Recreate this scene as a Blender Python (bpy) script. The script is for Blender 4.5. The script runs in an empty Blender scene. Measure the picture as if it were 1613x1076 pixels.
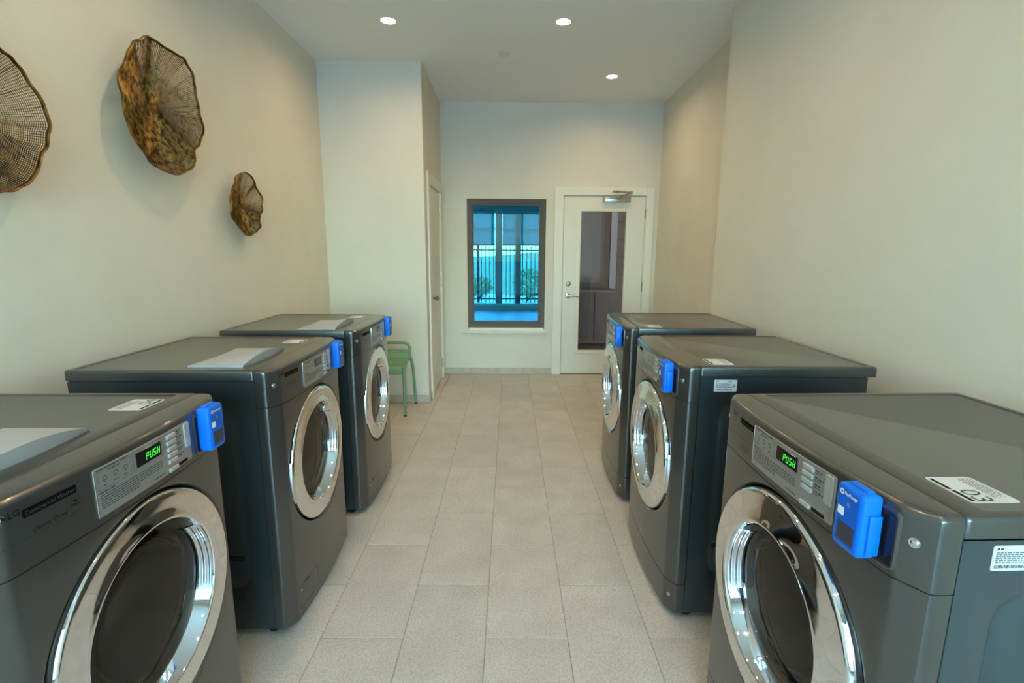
import bpy, bmesh, math, random
from mathutils import Vector, Matrix
random.seed(7)
SC = bpy.context.scene
COL = SC.collection
PI = math.pi

# ------------------------------------------------------------------ camera
F_PX, PITCH, YAW, ROLL, CAM_H = 779.1255, -0.1783, 0.0052, -0.0050, 1.4192
cam_d = bpy.data.cameras.new('camera')
cam_d.sensor_fit = 'HORIZONTAL'
cam_d.sensor_width = 36.0
cam_d.lens = F_PX / 1613.0 * 36.0
cam_d.clip_start = 0.02
cam_d.clip_end = 200
cam = bpy.data.objects.new('camera', cam_d)
COL.objects.link(cam)
Ry = Matrix(((math.cos(YAW), -math.sin(YAW), 0), (math.sin(YAW), math.cos(YAW), 0), (0, 0, 1)))
Rp = Matrix(((1, 0, 0), (0, math.cos(PITCH), math.sin(PITCH)), (0, -math.sin(PITCH), math.cos(PITCH))))
Rr = Matrix(((math.cos(ROLL), 0, -math.sin(ROLL)), (0, 1, 0), (math.sin(ROLL), 0, math.cos(ROLL))))
Rw = Rr @ Rp @ Ry
right, fwd, up = Rw[0], Rw[1], Rw[2]
mw = Matrix.Identity(4)
for i in range(3):
    mw[i][0] = right[i]; mw[i][1] = up[i]; mw[i][2] = -fwd[i]
mw[2][3] = CAM_H
cam.matrix_world = mw
SC.camera = cam

# ------------------------------------------------------------------ world, sun, exposure
SC.view_settings.view_transform = 'Standard'
SC.view_settings.look = 'None'
SC.view_settings.exposure = -0.22
SC.view_settings.gamma = 1.0
SC.view_settings.use_curve_mapping = False
world = bpy.data.worlds.new('sky'); SC.world = world
world.use_nodes = True
wn = world.node_tree; wn.nodes.clear()
sky = wn.nodes.new('ShaderNodeTexSky')
sky.sky_type = 'NISHITA'; sky.sun_disc = False
sky.sun_elevation = math.radians(48); sky.sun_rotation = math.radians(-20)
sky.air_density = 1.3; sky.dust_density = 0.6; sky.ozone_density = 1.6
bgn = wn.nodes.new('ShaderNodeBackground'); bgn.inputs['Strength'].default_value = 4.5
won = wn.nodes.new('ShaderNodeOutputWorld')
wn.links.new(sky.outputs[0], bgn.inputs['Color']); wn.links.new(bgn.outputs[0], won.inputs['Surface'])
sun_d = bpy.data.lights.new('sun', 'SUN'); sun_d.energy = 6.0; sun_d.angle = math.radians(0.6); sun_d.color = (1, .95, .86)
sun = bpy.data.objects.new('sun', sun_d); COL.objects.link(sun)
sun.rotation_euler = Vector((-0.35, -0.62, -0.95)).to_track_quat('-Z', 'Y').to_euler()
LAMP_W, LAMP_COL, LENS_E = 7.0, (1.0, .73, .43), 14.0

# ------------------------------------------------------------------ materials
MATS = {}
def mat(name, col=(.5, .5, .5), rough=.5, metal=0., coat=0., coat_r=.05, spec=.5, emit=None, es=0., noise=None, bump=None, randv=0., trans=0., ior=1.45):
    """principled material; noise=(scale, colour2, lo, hi); bump=(scale, strength)"""
    m = bpy.data.materials.new(name); m.use_nodes = True
    nt = m.node_tree; b = nt.nodes['Principled BSDF']
    b.inputs['Base Color'].default_value = (*col, 1)
    b.inputs['Roughness'].default_value = rough
    b.inputs['Metallic'].default_value = metal
    b.inputs['Coat Weight'].default_value = coat
    b.inputs['Coat Roughness'].default_value = coat_r
    b.inputs['Specular IOR Level'].default_value = spec
    b.inputs['Transmission Weight'].default_value = trans
    b.inputs['IOR'].default_value = ior
    if emit:
        b.inputs['Emission Color'].default_value = (*emit, 1); b.inputs['Emission Strength'].default_value = es
    tc = nt.nodes.new('ShaderNodeTexCoord')
    last = None
    if noise:
        n = nt.nodes.new('ShaderNodeTexNoise'); n.inputs['Scale'].default_value = noise[0]; n.inputs['Detail'].default_value = 4
        nt.links.new(tc.outputs['Object'], n.inputs['Vector'])
        r = nt.nodes.new('ShaderNodeMapRange'); r.inputs['From Min'].default_value = noise[2]; r.inputs['From Max'].default_value = noise[3]
        nt.links.new(n.outputs['Fac'], r.inputs['Value'])
        mx = nt.nodes.new('ShaderNodeMix'); mx.data_type = 'RGBA'
        mx.inputs['A'].default_value = (*col, 1); mx.inputs['B'].default_value = (*noise[1], 1)
        nt.links.new(r.outputs['Result'], mx.inputs['Factor'])
        last = mx.outputs['Result']
        nt.links.new(last, b.inputs['Base Color'])
    if bump:
        n2 = nt.nodes.new('ShaderNodeTexNoise'); n2.inputs['Scale'].default_value = bump[0]; n2.inputs['Detail'].default_value = 3
        nt.links.new(tc.outputs['Object'], n2.inputs['Vector'])
        bp = nt.nodes.new('ShaderNodeBump'); bp.inputs['Strength'].default_value = bump[1]; bp.inputs['Distance'].default_value = .002
        nt.links.new(n2.outputs['Fac'], bp.inputs['Height']); nt.links.new(bp.outputs['Normal'], b.inputs['Normal'])
    MATS[name] = m
    return m

def glass(name, tint, fres=1.45, rough=.0, base=0.):
    """thin pane: tinted transparency with a fresnel mirror on top"""
    m = bpy.data.materials.new(name); m.use_nodes = True
    nt = m.node_tree; nt.nodes.clear()
    t = nt.nodes.new('ShaderNodeBsdfTransparent'); t.inputs['Color'].default_value = (*tint, 1)
    g = nt.nodes.new('ShaderNodeBsdfGlossy'); g.inputs['Roughness'].default_value = rough
    f = nt.nodes.new('ShaderNodeFresnel'); f.inputs['IOR'].default_value = fres
    ad = nt.nodes.new('ShaderNodeMath'); ad.operation = 'ADD'; ad.inputs[1].default_value = base; ad.use_clamp = True
    mx = nt.nodes.new('ShaderNodeMixShader'); o = nt.nodes.new('ShaderNodeOutputMaterial')
    nt.links.new(f.outputs[0], ad.inputs[0]); nt.links.new(ad.outputs[0], mx.inputs[0])
    nt.links.new(t.outputs[0], mx.inputs[1]); nt.links.new(g.outputs[0], mx.inputs[2]); nt.links.new(mx.outputs[0], o.inputs['Surface'])
    MATS[name] = m
    return m

mat('wall', (.74, .685, .56), .75, bump=(260, .22), noise=(3, (.72, .665, .545), .4, .6))
mat('ceiling', (.84, .85, .79), .85, bump=(260, .15))
mat('grout', (.36, .32, .27), .9)
mat('trim_white', (.80, .76, .66), .45)
mat('door_paint', (.78, .735, .625), .42)
mat('base_tile', (.55, .465, .375), .55, noise=(18, (.49, .41, .33), .42, .62))
mat('graphite', (.100, .097, .090), .30, metal=.75, coat=.45, coat_r=.07, noise=(900, (.122, .118, .108), .35, .7))
mat('graphite_side_daylit', (.068, .090, .100), .32, metal=.7, coat=.3, coat_r=.12, noise=(900, (.080, .106, .116), .35, .7))  # blue daylight on the side sheets is put into this base colour
mat('dark_gap', (.012, .013, .014), .6)
mat('chrome', (.82, .83, .84), .035, metal=1.)
mat('chrome_soft', (.70, .72, .74), .12, metal=1.)
mat('steel_drum', (.55, .56, .56), .30, metal=1.)
mat('black_rubber', (.02, .02, .021), .5)
mat('plate_black', (.006, .006, .006), .7, spec=.0)
mat('black_gloss', (.012, .012, .013), .12)
mat('panel_silver', (.36, .355, .335), .34, metal=.55, coat=.2)
mat('button_grey', (.46, .48, .47), .3, metal=.3, coat=.4)
mat('print_dark', (.012, .012, .012), .8, spec=.1)
mat('print_dim', (.07, .07, .068), .7, spec=.2)
mat('print_grey', (.06, .06, .06), .8, spec=.1)
mat('print_pale', (.33, .33, .31), .5)
mat('lid_grey', (.42, .435, .44), .42, coat=.1)
mat('reader_blue', (.0, .155, .74), .4, coat=.08, coat_r=.1, spec=.3)
mat('reader_face', (.0, .11, .55), .4, coat=.08, coat_r=.1, spec=.3)
mat('screen_dark', (.035, .04, .06), .08)
mat('white_print', (.8, .82, .82), .5)
mat('sticker', (.68, .70, .68), .45, coat=.2)
mat('digit_green', (.01, .08, .045), .5)
mat('led_green', (.02, .1, .02), .4, emit=(.05, 1., .06), es=1.6)
mat('led_dim', (.08, .2, .06), .4, emit=(.1, .5, .05), es=.25)
mat('lcd_off', (.16, .19, .14), .2)
mat('screw', (.6, .61, .61), .2, metal=1.)
mat('nickel', (.45, .43, .39), .28, metal=1.)
mat('bronze', (.12, .098, .078), .55, metal=0.)
mat('stool_green', (.17, .32, .17), .45)
mat('foot_black', (.02, .02, .02), .6)
mat('lens', (1, 1, 1), .5, emit=(1., .80, .55), es=LENS_E)
mat('passage_fill_glow', (1, 1, 1), .5, emit=(1., .88, .74), es=22.)  # glow of the added fill lamp in the passage
mat('light_trim', (.75, .74, .70), .5)
mat('gold_wire', (.29, .165, .045), .46, metal=.85, noise=(48, (.060, .034, .014), .42, .60))
mat('gold_rim', (.30, .16, .04), .40, metal=.85, noise=(30, (.09, .05, .018), .42, .62))
mat('brown_wall', (.20, .165, .135), .7, noise=(4, (.17, .14, .115), .4, .6))
mat('plank_brown', (.24, .20, .165), .6, noise=(9, (.20, .16, .13), .4, .6))
mat('grey_door', (.27, .255, .24), .6)
mat('pale_trim', (.52, .54, .56), .5)
mat('patio_tile', (.46, .58, .66), .45, noise=(6, (.40, .53, .62), .4, .6))
mat('kerb', (.42, .47, .40), .7)
mat('room_wall', (.42, .46, .43), .8)
mat('frame_dark', (.09, .13, .13), .5, metal=.3)
mat('frame_bronze', (.30, .24, .21), .5, metal=.3)
mat('fence_black', (.02, .03, .035), .5)
mat('grass', (.16, .30, .09), .9, noise=(6, (.35, .38, .22), .4, .62))
mat('leaf', (.10, .30, .09), .6, noise=(8, (.22, .42, .14), .4, .6))
mat('bark', (.16, .11, .07), .8)
mat('path', (.70, .68, .63), .8, noise=(2, (.64, .62, .58), .4, .6))
mat('appliance_white', (.42, .47, .45), .5)
glass('window_glass', (.14, .40, .52), 1.18)
glass('tinted_glass', (.70, .885, .94), 1.3)
glass('clear_glass', (.88, .95, .95), 1.3)
glass('door_glass', (.62, .58, .55), 1.5, base=.02)
glass('washer_glass', (.66, .68, .68), 1.46, base=.0)
glass('bowl_glass', (.84, .86, .86), 1.24)
# shade cloth: diffuse + translucent
m = bpy.data.materials.new('shade_cloth'); m.use_nodes = True; nt = m.node_tree; nt.nodes.clear()
d_ = nt.nodes.new('ShaderNodeBsdfDiffuse'); d_.inputs['Color'].default_value = (.45, .55, .55, 1)
t_ = nt.nodes.new('ShaderNodeBsdfTranslucent'); t_.inputs['Color'].default_value = (.20, .60, .62, 1)
x_ = nt.nodes.new('ShaderNodeMixShader'); x_.inputs[0].default_value = .6; o_ = nt.nodes.new('ShaderNodeOutputMaterial')
nt.links.new(d_.outputs[0], x_.inputs[1]); nt.links.new(t_.outputs[0], x_.inputs[2]); nt.links.new(x_.outputs[0], o_.inputs[0])
MATS['shade_cloth'] = m
# limestone floor tile: per-tile tone, cloudy patches, fine brown specks
m = bpy.data.materials.new('floor_tile'); m.use_nodes = True; nt = m.node_tree; b = nt.nodes['Principled BSDF']
tc = nt.nodes.new('ShaderNodeTexCoord'); oi = nt.nodes.new('ShaderNodeObjectInfo')
add = nt.nodes.new('ShaderNodeVectorMath'); add.operation = 'ADD'
nt.links.new(tc.outputs['Object'], add.inputs[0])
sc_ = nt.nodes.new('ShaderNodeVectorMath'); sc_.operation = 'SCALE'; sc_.inputs['Scale'].default_value = 3.7
nt.links.new(oi.outputs['Location'], sc_.inputs[0]); nt.links.new(sc_.outputs[0], add.inputs[1])
n1 = nt.nodes.new('ShaderNodeTexNoise'); n1.inputs['Scale'].default_value = 5; n1.inputs['Detail'].default_value = 6
n2 = nt.nodes.new('ShaderNodeTexNoise'); n2.inputs['Scale'].default_value = 130; n2.inputs['Detail'].default_value = 2
n3 = nt.nodes.new('ShaderNodeTexVoronoi'); n3.inputs['Scale'].default_value = 60
for n in (n1, n2, n3): nt.links.new(add.outputs[0], n.inputs['Vector'])
cr = nt.nodes.new('ShaderNodeValToRGB')
cr.color_ramp.elements[0].position = .3; cr.color_ramp.elements[0].color = (.58, .515, .425, 1)
cr.color_ramp.elements[1].position = .7; cr.color_ramp.elements[1].color = (.68, .61, .51, 1)
nt.links.new(n1.outputs['Fac'], cr.inputs['Fac'])
m1 = nt.nodes.new('ShaderNodeMix'); m1.data_type = 'RGBA'; m1.blend_type = 'MULTIPLY'; m1.inputs['Factor'].default_value = .55
r2 = nt.nodes.new('ShaderNodeMapRange'); r2.inputs['From Min'].default_value = .35; r2.inputs['From Max'].default_value = .6; r2.inputs['To Min'].default_value = .62
nt.links.new(n2.outputs['Fac'], r2.inputs['Value'])
nt.links.new(cr.outputs['Color'], m1.inputs['A']); nt.links.new(r2.outputs['Result'], m1.inputs['B'])
m2 = nt.nodes.new('ShaderNodeMix'); m2.data_type = 'RGBA'; m2.inputs['B'].default_value = (.22, .15, .09, 1)
r3 = nt.nodes.new('ShaderNodeMapRange'); r3.inputs['From Min'].default_value = .12; r3.inputs['From Max'].default_value = .05; r3.inputs['To Max'].default_value = .8
nt.links.new(n3.outputs['Distance'], r3.inputs['Value']); nt.links.new(r3.outputs['Result'], m2.inputs['Factor'])
nt.links.new(m1.outputs['Result'], m2.inputs['A'])
hv = nt.nodes.new('ShaderNodeHueSaturation'); r4 = nt.nodes.new('ShaderNodeMapRange'); r4.inputs['To Min'].default_value = .95; r4.inputs['To Max'].default_value = 1.06
nt.links.new(oi.outputs['Random'], r4.inputs['Value']); nt.links.new(r4.outputs['Result'], hv.inputs['Value'])
nt.links.new(m2.outputs['Result'], hv.inputs['Color']); nt.links.new(hv.outputs['Color'], b.inputs['Base Color'])
b.inputs['Roughness'].default_value = .42; b.inputs['Specular IOR Level'].default_value = .45
bp = nt.nodes.new('ShaderNodeBump'); bp.inputs['Strength'].default_value = .12; bp.inputs['Distance'].default_value = .002
nt.links.new(n2.outputs['Fac'], bp.inputs['Height']); nt.links.new(bp.outputs['Normal'], b.inputs['Normal'])
MATS['floor_tile'] = m

# ------------------------------------------------------------------ mesh helpers
class MB:
    def __init__(s): s.v = []; s.f = []
    def add(s, vs, fs):
        o = len(s.v); s.v += [tuple(v) for v in vs]; s.f += [tuple(i + o for i in f) for f in fs]; return s
    def box(s, x0, x1, y0, y1, z0, z1, bev=0., seg=1):
        if bev <= 0:
            vs = [(x, y, z) for z in (z0, z1) for y in (y0, y1) for x in (x0, x1)]
            return s.add(vs, [(0, 2, 3, 1), (4, 5, 7, 6), (0, 1, 5, 4), (2, 6, 7, 3), (0, 4, 6, 2), (1, 3, 7, 5)])
        bm = bmesh.new(); bmesh.ops.create_cube(bm, size=1)
        for v in bm.verts: v.co = Vector(((x0 + x1) / 2 + v.co.x * (x1 - x0), (y0 + y1) / 2 + v.co.y * (y1 - y0), (z0 + z1) / 2 + v.co.z * (z1 - z0)))
        bmesh.ops.bevel(bm, geom=bm.edges[:], offset=bev, segments=seg, affect='EDGES', profile=.5)
        return s.bm(bm)
    def bm(s, bm):
        bm.verts.index_update()
        s.add([v.co[:] for v in bm.verts], [[v.index for v in f.verts] for f in bm.faces]); bm.free(); return s
    def loops(s, loops, cap0=False, cap1=False, closed=True):
        """bridge successive vertex loops of equal length"""
        n = len(loops[0]); o = len(s.v)
        for l in loops: s.v += [tuple(p) for p in l]
        for k in range(len(loops) - 1):
            for i in range(n if closed else n - 1):
                j = (i + 1) % n
                s.f.append((o + k * n + i, o + k * n + j, o + (k + 1) * n + j, o + (k + 1) * n + i))
        if cap0: s.f.append(tuple(o + i for i in range(n))[::-1])
        if cap1: s.f.append(tuple(o + (len(loops) - 1) * n + i for i in range(n)))
        return s
    def tube(s, path, r, n=10, caps=True):
        P = [Vector(p) for p in path]; L = []
        t = (P[1] - P[0]).normalized(); u = t.orthogonal().normalized()
        for i, p in enumerate(P):
            a = (P[min(i + 1, len(P) - 1)] - P[max(i - 1, 0)]).normalized()
            u = (u - a * u.dot(a)).normalized(); w = a.cross(u)
            rr = r[i] if isinstance(r, (list, tuple)) else r
            L.append([p + (u * math.cos(2 * PI * k / n) + w * math.sin(2 * PI * k / n)) * rr for k in range(n)])
        return s.loops(L, caps, caps)
    def map(s, fn): s.v = [tuple(fn(*v)) for v in s.v]; return s

def finish(name, mb, sharp=32):
    me = bpy.data.meshes.new(name); me.from_pydata(mb.v, [], mb.f)
    bm = bmesh.new(); bm.from_mesh(me)
    bmesh.ops.remove_doubles(bm, verts=bm.verts, dist=1e-5)
    bmesh.ops.recalc_face_normals(bm, faces=bm.faces)
    bm.to_mesh(me); bm.free()
    me.polygons.foreach_set('use_smooth', [True] * len(me.polygons))
    me.set_sharp_from_angle(angle=math.radians(sharp))
    me.update(); return me

def obj(name, mb, material, parent=None, loc=None, label=None, cat=None, group=None, kind=None, sharp=32):
    me = mb if isinstance(mb, bpy.types.Mesh) else finish(name, mb, sharp)
    if not me.materials: me.materials.append(MATS[material])
    o = bpy.data.objects.new(name, me); COL.objects.link(o)
    if parent: o.parent = parent
    if loc: o.location = loc
    tag(o, label, cat, group, kind); return o
def tag(o, label=None, cat=None, group=None, kind=None):
    if label: o['label'] = label
    if cat: o['category'] = cat
    if group: o['group'] = group
    if kind: o['kind'] = kind
    return o
def empty(name, loc, rz, label, cat, group=None):
    o = bpy.data.objects.new(name, None); COL.objects.link(o); o.location = loc; o.rotation_euler = (0, 0, rz)
    o.empty_display_size = .1
    return tag(o, label, cat, group)
def struct(name, mb, material, parent=None, sharp=32):
    return obj(name, mb, material, parent, kind='structure', sharp=sharp)

def rrect(x0, x1, z0, z1, r, n=6):
    """rounded rectangle as 2-D loop, counter-clockwise"""
    out = []
    for cx, cz, a0 in ((x1 - r, z0 + r, -PI / 2), (x1 - r, z1 - r, 0), (x0 + r, z1 - r, PI / 2), (x0 + r, z0 + r, PI)):
        for k in range(n + 1):
            a = a0 + PI / 2 * k / n; out.append((cx + r * math.cos(a), cz + r * math.sin(a)))
    return out
def text2d(s, size, bold=False):
    c = bpy.data.curves.new('t', 'FONT'); c.body = s; c.size = size; c.resolution_u = 2; c.fill_mode = 'FRONT'
    if bold: c.offset = size * .022
    o = bpy.data.objects.new('t', c); COL.objects.link(o)
    me = o.to_mesh(); mb = MB()
    mb.add([(v.co.x, v.co.y) for v in me.vertices], [tuple(p.vertices) for p in me.polygons])
    o.to_mesh_clear(); bpy.data.objects.remove(o); bpy.data.curves.remove(c)
    xs = [v[0] for v in mb.v]; x0 = min(xs); w = max(xs) - x0
    mb.v = [(v[0] - x0, v[1]) for v in mb.v]
    return mb, w

# ------------------------------------------------------------------ the room
XL, XR1, XR2, Y0, YC, YJ, YB, H = -1.658, 1.47, 1.662, -2.8, 4.568, 3.6, 5.708, 3.016
XC = -.765
T = .14
floor = struct('floor', MB().box(XL - T, XR2 + T, Y0 - T, YB + .3, -.12, -.0025), 'grout')
TW, TL = .307, .60
full = None; ntile = 0
for ci in range(-6, 7):
    x0 = -.085 + ci * TW
    off = 1.622 if ci % 2 == 0 else 1.922
    for k in range(-9, 9):
        y0 = off + k * TL
        a0, a1, b0, b1 = max(x0, XL), min(x0 + TW, XR2), max(y0, Y0), min(y0 + TL, YB + .06)
        if a1 - a0 < .02 or b1 - b0 < .02: continue
        if a1 < XC and b0 > YC: continue
        g = .0014
        if abs(a1 - a0 - TW) < 1e-6 and abs(b1 - b0 - TL) < 1e-6:
            if full is None: full = finish('tile', MB().box(-TW / 2 + g, TW / 2 - g, -TL / 2 + g, TL / 2 - g, -.012, 0, .0012))
            me = full
        else:
            w, l = a1 - a0, b1 - b0
            me = finish('tile', MB().box(-w / 2 + g, w / 2 - g, -l / 2 + g, l / 2 - g, -.012, 0, .0012))
        obj('floor_tile', me, 'floor_tile', floor, loc=((a0 + a1) / 2, (b0 + b1) / 2, random.uniform(-.0004, .0)))
        ntile += 1
struct('ceiling', MB().box(XL - T, XR2 + T, Y0 - T, YB + T, H, H + .15), 'ceiling')
struct('wall_left', MB().box(XL - T, XL, Y0 - T, YB + T, -.1, H), 'wall')
struct('wall_right', MB().box(XR1, XR2 + T, Y0 - T, YJ, -.1, H).box(XR2, XR2 + T, YJ, YB + T, -.1, H), 'wall')
# back wall with the two openings
WX0, WX1, WZ0, WZ1 = -.484, .405, .535, 2.008
DX0, DX1, DZ1 = .585, 1.535, 2.06
struct('wall_back', MB().box(XL, WX0, YB, YB + T, -.1, H).box(WX0, WX1, YB, YB + T, WZ1, H).box(WX0, WX1, YB, YB + T, -.1, WZ0)
       .box(WX1, DX0, YB, YB + T, -.1, H).box(DX0, DX1, YB, YB + T, DZ1, H).box(DX1, XR2, YB, YB + T, -.1, H), 'wall')
# closet block at the left: front wall and a side wall with its door opening
CD0, CD1, CDZ = 4.80, 5.53, 2.06
struct('wall_closet', MB().box(XL, XC, YC, YC + .11, -.1, H).box(XC - .11, XC, YC + .11, CD0, -.1, H).box(XC - .11, XC, CD0, CD1, CDZ, H)
       .box(XC - .11, XC, CD1, YB, -.1, H), 'wall')
# wall behind the camera with the wide daylight window
NX0, NX1, NZ0, NZ1 = -1.45, 1.30, .08, 2.55
struct('wall_near', MB().box(XL, NX0, Y0 - T, Y0, -.1, H).box(NX1, XR1, Y0 - T, Y0, -.1, H).box(NX0, NX1, Y0 - T, Y0, NZ1, H).box(NX0, NX1, Y0 - T, Y0, -.1, NZ0), 'wall')
w2 = struct('window_2', MB().box(NX0, NX1, Y0 - .09, Y0 - .03, NZ1 - .06, NZ1).box(NX0, NX1, Y0 - .09, Y0 - .03, NZ0, NZ0 + .08)
            .box(NX0, NX0 + .06, Y0 - .09, Y0 - .03, NZ0, NZ1).box(NX1 - .06, NX1, Y0 - .09, Y0 - .03, NZ0, NZ1), 'bronze')
for x in (-.50, .35): obj('mullion', MB().box(x - .03, x + .03, Y0 - .085, Y0 - .035, NZ0 + .08, NZ1 - .06), 'bronze', w2)
for a, b_ in ((NX0 + .06, -.53), (-.47, .32), (.38, NX1 - .06)):
    obj('pane', MB().box(a, b_, Y0 - .062, Y0 - .056, NZ0 + .08, NZ1 - .06), 'tinted_glass', w2)

# tile skirting
bb = None
def skirt(name, pts):
    """pts: list of (x0,x1,y0,y1) pieces 7.5 cm high"""
    root = struct(name, MB().box(pts[0][0] + .002, pts[-1][1] - .002, min(p[2] for p in pts) + .003, max(p[3] for p in pts) - .001, .002, .07), 'grout')
    for p in pts: obj('skirting_tile', MB().box(p[0] + .0012, p[1] - .0012, p[2], p[3], .001, .075, .0015), 'base_tile', root)
def cuts(a, b, first, step):
    xs = [a]; x = first
    while x < b - .02:
        if x > a + .02: xs.append(x)
        x += step
    return xs + [b]
xs = cuts(XC, .497, -.455, .307)
skirt('baseboard_back', [(xs[i], xs[i + 1], YB - .011, YB) for i in range(len(xs) - 1)])
xs = cuts(XL, XC + .011, -1.493, .307)
skirt('baseboard_closet', [(xs[i], xs[i + 1], YC - .011, YC) for i in range(len(xs) - 1)])
skirt('baseboard_side', [(XC, XC + .011, YC, 4.705)])
skirt('baseboard_right', [(1.612, XR2, YB - .011, YB)])

# window in the back wall: bronze frame, inner sash, tinted pane, sill
w1 = struct('window_1', MB().loops([[(x, y, z) for x, z in ((WX0 + i, WZ0 + .018 + i), (WX1 - i, WZ0 + .018 + i), (WX1 - i, WZ1 - i), (WX0 + i, WZ1 - i))]
            for i, y in ((.0, YB + .11), (.0, YB + .022), (.012, YB + .022), (.012, YB + .030), (.030, YB + .034), (.030, YB + .044), (.042, YB + .046), (.042, YB + .11))]), 'bronze')
obj('sash', MB().loops([[(x, y, z) for x, z in ((WX0 + i, WZ0 + .018 + i), (WX1 - i, WZ0 + .018 + i), (WX1 - i, WZ1 - i), (WX0 + i, WZ1 - i))]
            for i, y in ((.042, YB + .052), (.054, YB + .050), (.060, YB + .058), (.070, YB + .060), (.072, YB + .075), (.042, YB + .10))]), 'bronze', w1)
obj('pane', MB().box(WX0 + .066, WX1 - .066, YB + .066, YB + .072, WZ0 + .08, WZ1 - .066), 'window_glass', w1)
obj('sill', MB().box(-.545, .434, YB - .045, YB + .02, .497, .517, .003).box(WX0 + .012, WX1 - .012, YB - .012, YB + .02, .517, WZ0 + .018), 'trim_white', w1)

# glazed entrance door
tr1 = struct('trim_1', MB().box(.497, DX0 + .012, YB - .018, YB + .001, 0, 2.132, .003).box(DX1 - .012, 1.612, YB - .018, YB + .001, 0, 2.132, .003)
             .box(DX0 + .012, DX1 - .012, YB - .018, YB + .001, DZ1 - .012, 2.132, .003)
             .box(DX0, DX0 + .018, YB, YB + T, 0, DZ1).box(DX1 - .018, DX1, YB, YB + T, 0, DZ1).box(DX0 + .018, DX1 - .018, YB, YB + T, DZ1 - .014, DZ1), 'trim_white')
LX0, LX1, LZ0, LZ1 = .607, 1.513, .012, 2.042
GX0, GX1, GZ0, GZ1 = .802, 1.308, .288, 1.876
dy0, dy1 = YB + .004, YB + .046
d1 = struct('door_1', MB().box(LX0, GX0, dy0, dy1, LZ0, LZ1).box(GX1, LX1, dy0, dy1, LZ0, LZ1).box(GX0, GX1, dy0, dy1, LZ0, GZ0).box(GX0, GX1, dy0, dy1, GZ1, LZ1), 'door_paint')
def rect_ring(i, y, x0, x1, z0, z1): return [(x0 - i, y, z0 - i), (x1 + i, y, z0 - i), (x1 + i, y, z1 + i), (x0 - i, y, z1 + i)]
obj('glazing_bead', MB().loops([rect_ring(i, y, GX0, GX1, GZ0, GZ1) for i, y in ((.042, dy0 + .001), (.042, dy0 - .004), (.036, dy0 - .006), (.012, dy0 - .009), (.002, dy0 - .006), (-.004, dy0 + .015))]), 'door_paint', d1)
obj('pane', MB().box(GX0 - .002, GX1 + .002, dy0 + .018, dy0 + .024, GZ0 - .002, GZ1 + .002), 'door_glass', d1)
def disc(mb, cx, y, cz, prof, n=24):
    return mb.loops([[(cx + r * math.cos(2 * PI * k / n), y + dy, cz + r * math.sin(2 * PI * k / n)) for k in range(n)] for r, dy in prof], False, True)
obj('deadbolt', disc(MB(), .672, dy0, 1.068, [(.030, .002), (.030, -.008), (.026, -.014), (.018, -.016), (.017, -.022), (.013, -.024)]), 'nickel', d1)
lever = disc(MB(), .672, dy0, .931, [(.032, .002), (.032, -.006), (.027, -.011), (.013, -.013), (.012, -.045), (.011, -.05)])
lever.tube([(.672, dy0 - .045, .931), (.70, dy0 - .050, .930), (.74, dy0 - .052, .926), (.785, dy0 - .048, .922), (.797, dy0 - .042, .921)], [.011, .0105, .009, .008, .006], 10)
obj('lever_handle', lever, 'nickel', d1)
for z in (1.85, 1.035, .22):
    obj('hinge', MB().box(LX1 - .004, LX1 + .012, YB - .012, YB + .003, z - .05, z + .05, .002).tube([(LX1 + .004, YB - .012, z - .055), (LX1 + .004, YB - .012, z + .055)], .007, 10), 'nickel', d1)
cl = obj('door_closer', MB().box(1.040, 1.338, dy0 - .062, dy0, 1.972, 2.028, .008, 2).box(1.036, 1.052, dy0 - .066, dy0, 1.970, 2.030, .002), 'nickel', d1)
obj('closer_arm', MB().tube([(1.24, dy0 - .035, 2.028), (1.24, dy0 - .035, 2.050)], .014, 10).tube([(1.24, dy0 - .035, 2.048), (1.318, dy0 - .15, 2.058)], .009, 8)
    .tube([(1.318, dy0 - .15, 2.066), (1.165, YB - .03, 2.088)], .007, 8).tube([(1.318, dy0 - .15, 2.045), (1.318, dy0 - .15, 2.078)], .013, 10)
    .box(1.135, 1.200, YB - .042, YB - .017, 2.074, 2.098, .003), 'nickel', cl)
obj('threshold', MB().box(DX0 + .018, DX1 - .018, YB, YB + T, -.001, .010, .002), 'bronze', d1)

# closet door in the side of the block
tr2 = struct('trim_2', MB().box(XC - .001, XC + .018, CD0 - .095, CD0 + .012, 0, 2.15, .003).box(XC - .001, XC + .018, CD1 - .012, CD1 + .095, 0, 2.15, .003)
             .box(XC - .001, XC + .018, CD0 + .012, CD1 - .012, CDZ - .012, 2.15, .003)
             .box(XC - .11, XC, CD0, CD0 + .016, 0, CDZ).box(XC - .11, XC, CD1 - .016, CD1, 0, CDZ).box(XC - .11, XC, CD0 + .016, CD1 - .016, CDZ - .016, CDZ), 'trim_white')
d2 = struct('door_2', MB().box(XC - .045, XC - .006, CD0 + .019, CD1 - .019, .012, CDZ - .019), 'door_paint')
for z0, z1 in ((.22, .93), (1.06, 1.88)):
    y0, y1 = CD0 + .14, CD1 - .14
    obj('raised_panel', MB().loops([[(XC - .006 + d, a, b_) for a, b_ in rrect(y0 + i, y1 - i, z0 + i, z1 - i, .02, 3)] for i, d in ((0, -.001), (.004, .005), (.014, .005), (.03, .001), (.05, .006))], False, True), 'door_paint', d2)
for z in (1.87, 1.09, .18):
    obj('hinge', MB().box(XC - .006, XC + .006, CD1 - .032, CD1 - .006, z - .05, z + .05, .002).tube([(XC + .006, CD1 - .018, z - .055), (XC + .006, CD1 - .018, z + .055)], .007, 10), 'nickel', d2)
kn = MB()
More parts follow.
